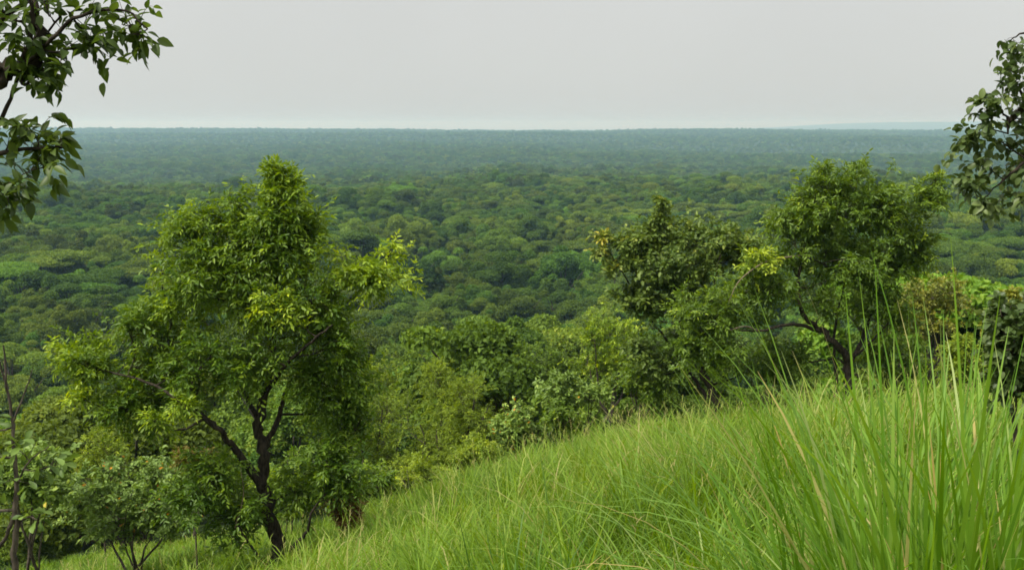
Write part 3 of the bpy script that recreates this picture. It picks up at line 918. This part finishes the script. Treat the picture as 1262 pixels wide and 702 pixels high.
def woodland():
    g = np.random.default_rng(77)
    xs, ys, ss = [], [], []
    for (r0, r1, sp, c0, c1) in ((46, 300, 7.4, 6, 17), (300, 1000, 7.8, 6, 21), (1000, 1500, 11, 9, 17), (1500, 2700, 13, 9, 16), (2700, 6900, 22, 10, 17)):
        X, Y = grid_pts(r0, r1, sp, .58, g)
        keep = (g.random(len(X)) < .95) & (vnoise(X / 17, Y / 17, 91) > .11)
        X, Y = X[keep], Y[keep]
        xs.append(X)
        ys.append(Y)
        ss.append((c0 + (c1 - c0) * g.random(len(X)) ** 1.8) * np.where(np.hypot(X, Y) < 100, .72, 1))
    X, Y, S = np.concatenate(xs), np.concatenate(ys), np.concatenate(ss)
    Z = ground(X, Y)
    # kinds cluster: stands of flat-topped, domed and tufted trees
    q = vnoise(X / 60, Y / 60, 21) + .35 * (g.random(len(X)) - .5)
    kind = np.where(q < .36, g.integers(0, 5, len(X)), np.where(q < .54, g.integers(5, 8, len(X)), np.where(q < .78, g.integers(8, 12, len(X)), g.integers(12, 15, len(X)))))
    rot = g.uniform(0, 6.283, len(X))
    r = np.hypot(X, Y)
    # which crowns can be seen over the rim of the slope
    top = Z + S * .72
    rim = np.full(len(X), False)
    near = r < 420
    idx = np.where(near)[0]
    vis = np.zeros(len(X), bool)
    for i in idx:
        tt = np.linspace(10, min(r[i] * .96, 230), 120) / r[i]
        zz = ground(X[i] * tt, Y[i] * tt) + np.where(tt * r[i] < 36, .9, 2.0)
        line = top[i] * tt
        vis[i] = np.all(line > zz)
    px, py = proj(np.stack([X, Y, top], -1))
    half = FPX * S * .4 / r
    inview = (px > -half) & (px < PW + half) & (np.abs(X) < .5 * Y)
    cand = np.where(vis & inview)[0]
    cand = cand[np.argsort(r[cand] / S[cand])][:300]
    return X, Y, Z, S, kind, rot, r, cand


X, Y, Z, S, KIND, ROT, RAD, CAND = woodland()
KW = {'flat': 'flat-topped spreading tree', 'dome': 'dome-crowned tree', 'tufted': 'bushy tufted tree', 'tall': 'tall uneven tree'}


def where_words(px, r):
    if px < 90:
        a = 'left of the tall bright tree'
    elif px < 500:
        a = 'behind the tall bright tree'
    elif px < 735:
        a = 'in the central gap'
    elif px < 1150:
        a = 'behind the crooked tree'
    else:
        a = 'right of the crooked tree'
    b = 'on the wooded slope' if r < 130 else ('at the plain\'s near edge' if r < 215 else 'further out on the plain')
    return a, b


indiv = set()
for i in CAND:
    i = int(i)
    indiv.add(i)
    k = int(KIND[i])
    st = STYLES[k]
    px, py = proj(np.array([X[i], Y[i], Z[i] + S[i] * .7]))
    a, b = where_words(float(px), RAD[i])
    o = thing('woodland_tree', KW[st] + ' ' + b + ' ' + a, 'tree', (X[i], Y[i], Z[i]), 'woodland trees below the slope')
    o.rotation_euler = (0, 0, ROT[i])
    o.scale = (S[i],) * 3
    c = bpy.data.objects.new('crown', CROWNS[k])
    COL.objects.link(c)
    c.parent = o
    t = bpy.data.objects.new('trunk', TRUNKS[k])
    COL.objects.link(t)
    t.parent = o


def forest_stuff():
    keep = np.array([i for i in range(len(X)) if i not in indiv])
    me = bpy.data.meshes.new('forest')
    me.vertices.add(len(keep))
    me.vertices.foreach_set('co', np.stack([X, Y, Z], -1)[keep].astype(np.float32).ravel())
    for nm, ty, arr in (('size', 'FLOAT', S[keep]), ('turn', 'FLOAT', ROT[keep]), ('pick', 'INT', KIND[keep])):
        a = me.attributes.new(nm, ty, 'POINT')
        a.data.foreach_set('value', arr.astype(np.int32 if ty == 'INT' else np.float32))
    o = bpy.data.objects.new('forest', me)
    o['kind'] = 'stuff'
    o['label'] = 'endless dark green woodland covering the plain to the horizon'
    o['category'] = 'forest'
    COL.objects.link(o)
    ng = bpy.data.node_groups.new('forest_scatter', 'GeometryNodeTree')
    ng.interface.new_socket('Geometry', in_out='INPUT', socket_type='NodeSocketGeometry')
    ng.interface.new_socket('Geometry', in_out='OUTPUT', socket_type='NodeSocketGeometry')
    N, L = ng.nodes, ng.links
    gi, go = N.new('NodeGroupInput'), N.new('NodeGroupOutput')
    ci = N.new('GeometryNodeCollectionInfo')
    ci.inputs['Collection'].default_value = SRC
    ci.inputs['Separate Children'].default_value = True
    ci.inputs['Reset Children'].default_value = True
    ip = N.new('GeometryNodeInstanceOnPoints')
    ip.inputs['Pick Instance'].default_value = True

    def attr(nm, ty):
        a = N.new('GeometryNodeInputNamedAttribute')
        a.data_type = ty
        a.inputs['Name'].default_value = nm
        return a.outputs['Attribute']
    cx = N.new('ShaderNodeCombineXYZ')
    L.new(attr('turn', 'FLOAT'), cx.inputs['Z'])
    L.new(gi.outputs[0], ip.inputs['Points'])
    L.new(ci.outputs[0], ip.inputs['Instance'])
    L.new(attr('pick', 'INT'), ip.inputs['Instance Index'])
    L.new(cx.outputs[0], ip.inputs['Rotation'])
    L.new(attr('size', 'FLOAT'), ip.inputs['Scale'])
    L.new(ip.outputs[0], go.inputs[0])
    md = o.modifiers.new('scatter', 'NODES')
    md.node_group = ng
    return len(keep)


nf = forest_stuff()
print('woodland individuals', len(indiv), 'forest', nf)


# ------------------------------------------------------------------ grass
def blades(buf, P, az, L, W, th0, bend, tone, S=5, twist=None):
    n = len(P)
    t = np.linspace(0, 1, S + 1)
    th = th0[:, None] + bend[:, None] * t[None] ** 1.6
    ds = (L / S)[:, None]
    tm = (th[:, :-1] + th[:, 1:]) / 2
    hx = np.concatenate([np.zeros((n, 1)), np.cumsum(np.sin(tm) * ds, 1)], 1)
    hz = np.concatenate([np.zeros((n, 1)), np.cumsum(np.cos(tm) * ds, 1)], 1)
    dx, dy = np.sin(az), np.cos(az)
    ctr = P[:, None] + np.stack([hx * dx[:, None], hx * dy[:, None], hz], -1)
    fa = az + (rng.normal(size=n) * .5 if twist is None else twist)
    sx, sy = np.cos(fa), -np.sin(fa)
    wd = W[:, None] * (.55 + .45 * np.sin(np.clip(t * 2.2, 0, np.pi / 2)))[None] * np.clip((1 - t) ** .6, .04, 1)[None] * .5
    off = np.stack([sx[:, None] * wd, sy[:, None] * wd, np.zeros_like(wd)], -1)
    V = np.stack([ctr - off, ctr + off], 2).reshape(-1, 3)
    k = np.arange(S) * 2
    q = np.stack([k, k + 1, k + 3, k + 2], -1)
    m = 2 * (S + 1)
    Q = q[None] + (np.arange(n) * m)[:, None, None]
    dry = np.clip(t - .75, 0, 1)[None] * .5 * rng.random((n, 1))
    T = np.repeat(np.clip(tone[:, None] + dry, 0, 1)[..., None], 2, -1).reshape(-1)
    buf.add(V, Q.reshape(-1, 4), T)


def field_grass():
    b = Buf()
    g = rng
    for (r0, r1, dens, wmul, S) in ((1.2, 5, 520, 1.0, 6), (5, 10, 420, 1.1, 5), (10, 18, 260, 1.4, 4), (18, 40, 150, 2.0, 4)):
        amax = R(34)
        area = amax * (r1 * r1 - r0 * r0)
        n = int(dens * area)
        r = np.sqrt(g.uniform(r0 * r0, r1 * r1, n))
        a = g.uniform(-amax, amax, n)
        x, y = r * np.sin(a), r * np.cos(a)
        Re = np.interp(np.degrees(a), EDGE_A, EDGE_R)
        # tussocks: pull blades towards clump centres
        cx, cy = np.round(x / .35) * .35, np.round(y / .35) * .35
        cx += (_hash(np.round(x / .35), np.round(y / .35), 5) - .5) * .3
        cy += (_hash(np.round(x / .35), np.round(y / .35), 6) - .5) * .3
        f = g.uniform(0, .6, n)
        x, y = x * (1 - f) + cx * f, y * (1 - f) + cy * f
        ch = _hash(np.round(x / .35), np.round(y / .35), 9)
        big = vnoise(x / 3, y / 3, 31)
        keep = (r < Re + 5 + 3 * (big - .5)) & ((ch * .5 + big) > .22)
        x, y, ch, big, r = x[keep], y[keep], ch[keep], big[keep], r[keep]
        n = len(x)
        z = ground(x, y) - .03
        L = (.46 + .44 * big + .20 * ch + .34 * (ch > .84)) * g.uniform(.5, 1.25, n)
        lean = vnoise(x / 2.2, y / 2.2, 44) * 6.28
        az = lean + g.normal(size=n) * 1.3
        L = L * np.interp(np.degrees(np.arctan2(x, y)), [-14, -2, 8], [.62, .85, 1]) * np.interp(r, [2, 6, 12, 20, 30], [.62, .85, 1, .8, .62])
        W = g.uniform(.006, .017, n) * wmul * (1 + .4 * (ch > .84))
        tone = .40 + .40 * (ch - .5) + .45 * (vnoise(x / 1.6, y / 1.6, 51) - .5) + g.normal(size=n) * .13
        tone = np.where(g.random(n) < .02 + .12 * smooth(.5, .85, vnoise(x / 2.7, y / 2.7, 71)), g.uniform(.86, 1, n), np.clip(tone, 0, .84))
        blades(b, np.stack([x, y, z], -1), az, L, W, np.abs(g.normal(size=n)) * .2 + .05, g.uniform(.2, 1.5, n) + .3 * ch, tone, S)
    # flowering stems with loose straw seed heads
    n = 1700
    r = np.sqrt(g.uniform(16, 900, n))
    a = g.uniform(-R(30), R(30), n)
    k = (r < np.interp(np.degrees(a), EDGE_A, EDGE_R) + 3) & (vnoise(r * np.sin(a) / 2.5, r * np.cos(a) / 2.5, 81) > .48)
    r, a = r[k], a[k]
    n = len(r)
    x, y = r * np.sin(a), r * np.cos(a)
    P = np.stack([x, y, ground(x, y)], -1)
    az = g.uniform(0, 6.283, n)
    L = g.uniform(.7, 1.2, n) * np.interp(np.degrees(a), [-14, -2, 8], [.7, .9, 1])
    th0, bd = g.uniform(.03, .25, n), g.uniform(.1, .8, n)
    tn = g.uniform(.80, .98, n)
    blades(b, P, az, L, .004 + .0004 * r, th0, bd, tn, 5)
    # the heads sit on the stem's upper end: repeat the stem's own curve from 70 % up
    for q in range(7):
        f = .74 + .04 * q
        tt = np.linspace(0, f, 9)
        th = th0[:, None] + bd[:, None] * tt[None] ** 1.6
        hx = np.trapz(np.sin(th), tt * 1.0, axis=1) * L
        hz = np.trapz(np.cos(th), tt * 1.0, axis=1) * L
        Q = P + np.stack([hx * np.sin(az), hx * np.cos(az), hz], -1)
        blades(b, Q, az + g.normal(size=n) * 1.5, g.uniform(.05, .11, n), .004 + .0005 * r, g.uniform(.2, .8, n), g.uniform(.2, .9, n), tn, 2)
    o = b.obj('grass', M['grass'])
    o['kind'] = 'stuff'
    o['label'] = 'long bright green grass covering the whole hillside in front'
    o['category'] = 'grass'


field_grass()


def tussock(label, px, Y, h, n, spread, seed, lean=0.0, tone=.58, width=(.012, .026), bend=(.1, 1.0), dry=.05, dx=0.0):
    g = np.random.default_rng(seed)
    x0 = (px - PW / 2) / FPX * Y
    base = np.array([x0, Y, float(ground(x0, Y))])
    a, rr = g.uniform(0, 6.283, n), spread * np.sqrt(g.random(n))
    x, y = x0 + rr * np.cos(a), Y + rr * np.sin(a)
    z = ground(x, y) - .05
    az = np.arctan2(x - x0 + g.normal(size=n) * spread * .6 + lean, y - Y + g.normal(size=n) * spread * .6)
    L = h * g.uniform(.55, 1.12, n)
    tn = np.clip(tone + g.normal(size=n) * .16, 0, .9)
    tn = np.where(g.random(n) < dry, g.uniform(.93, 1, n), tn)
    b = Buf()
    blades(b, np.stack([x, y, z], -1), az, L, g.uniform(*width, n), np.abs(g.normal(size=n)) * .14 + .03, g.uniform(*bend, n) ** 1.3, tn, 9)
    o = b.obj('grass_tussock', M['grass_tall'], origin=base)
    o['label'], o['category'], o['group'] = label, 'grass clump', 'tall grass clumps close by'
    return o


tussock('tallest grass clump with upright blades reaching to the right edge bush', 1210, 3.3, 1.66, 380, .27, 1, bend=(.1, 1.4), width=(.012, .029))
tussock('tall grass clump of fresh upright blades left of the tallest clump', 1110, 3.5, 1.40, 300, .28, 2, bend=(.1, 1.4), width=(.010, .026))
tussock('grass clump with long pale blades arching over to the left', 1015, 3.7, 1.38, 130, .25, 3, lean=-.35, tone=.62, bend=(.5, 1.7))
tussock('low grass clump with silvery bent blades at the lower middle of the field', 870, 4.8, .95, 120, .3, 4, lean=-.1, tone=.7, bend=(.6, 1.9))
tussock('short grass clump of dark straight blades in the centre foreground', 650, 5.4, 1.05, 120, .25, 5, tone=.25, bend=(.1, 1.0))
tussock('grass clump filling the lower right corner with dry brown stalks', 1262, 2.8, 1.15, 200, .25, 6, dry=.16, bend=(.1, 1.1), width=(.014, .030))
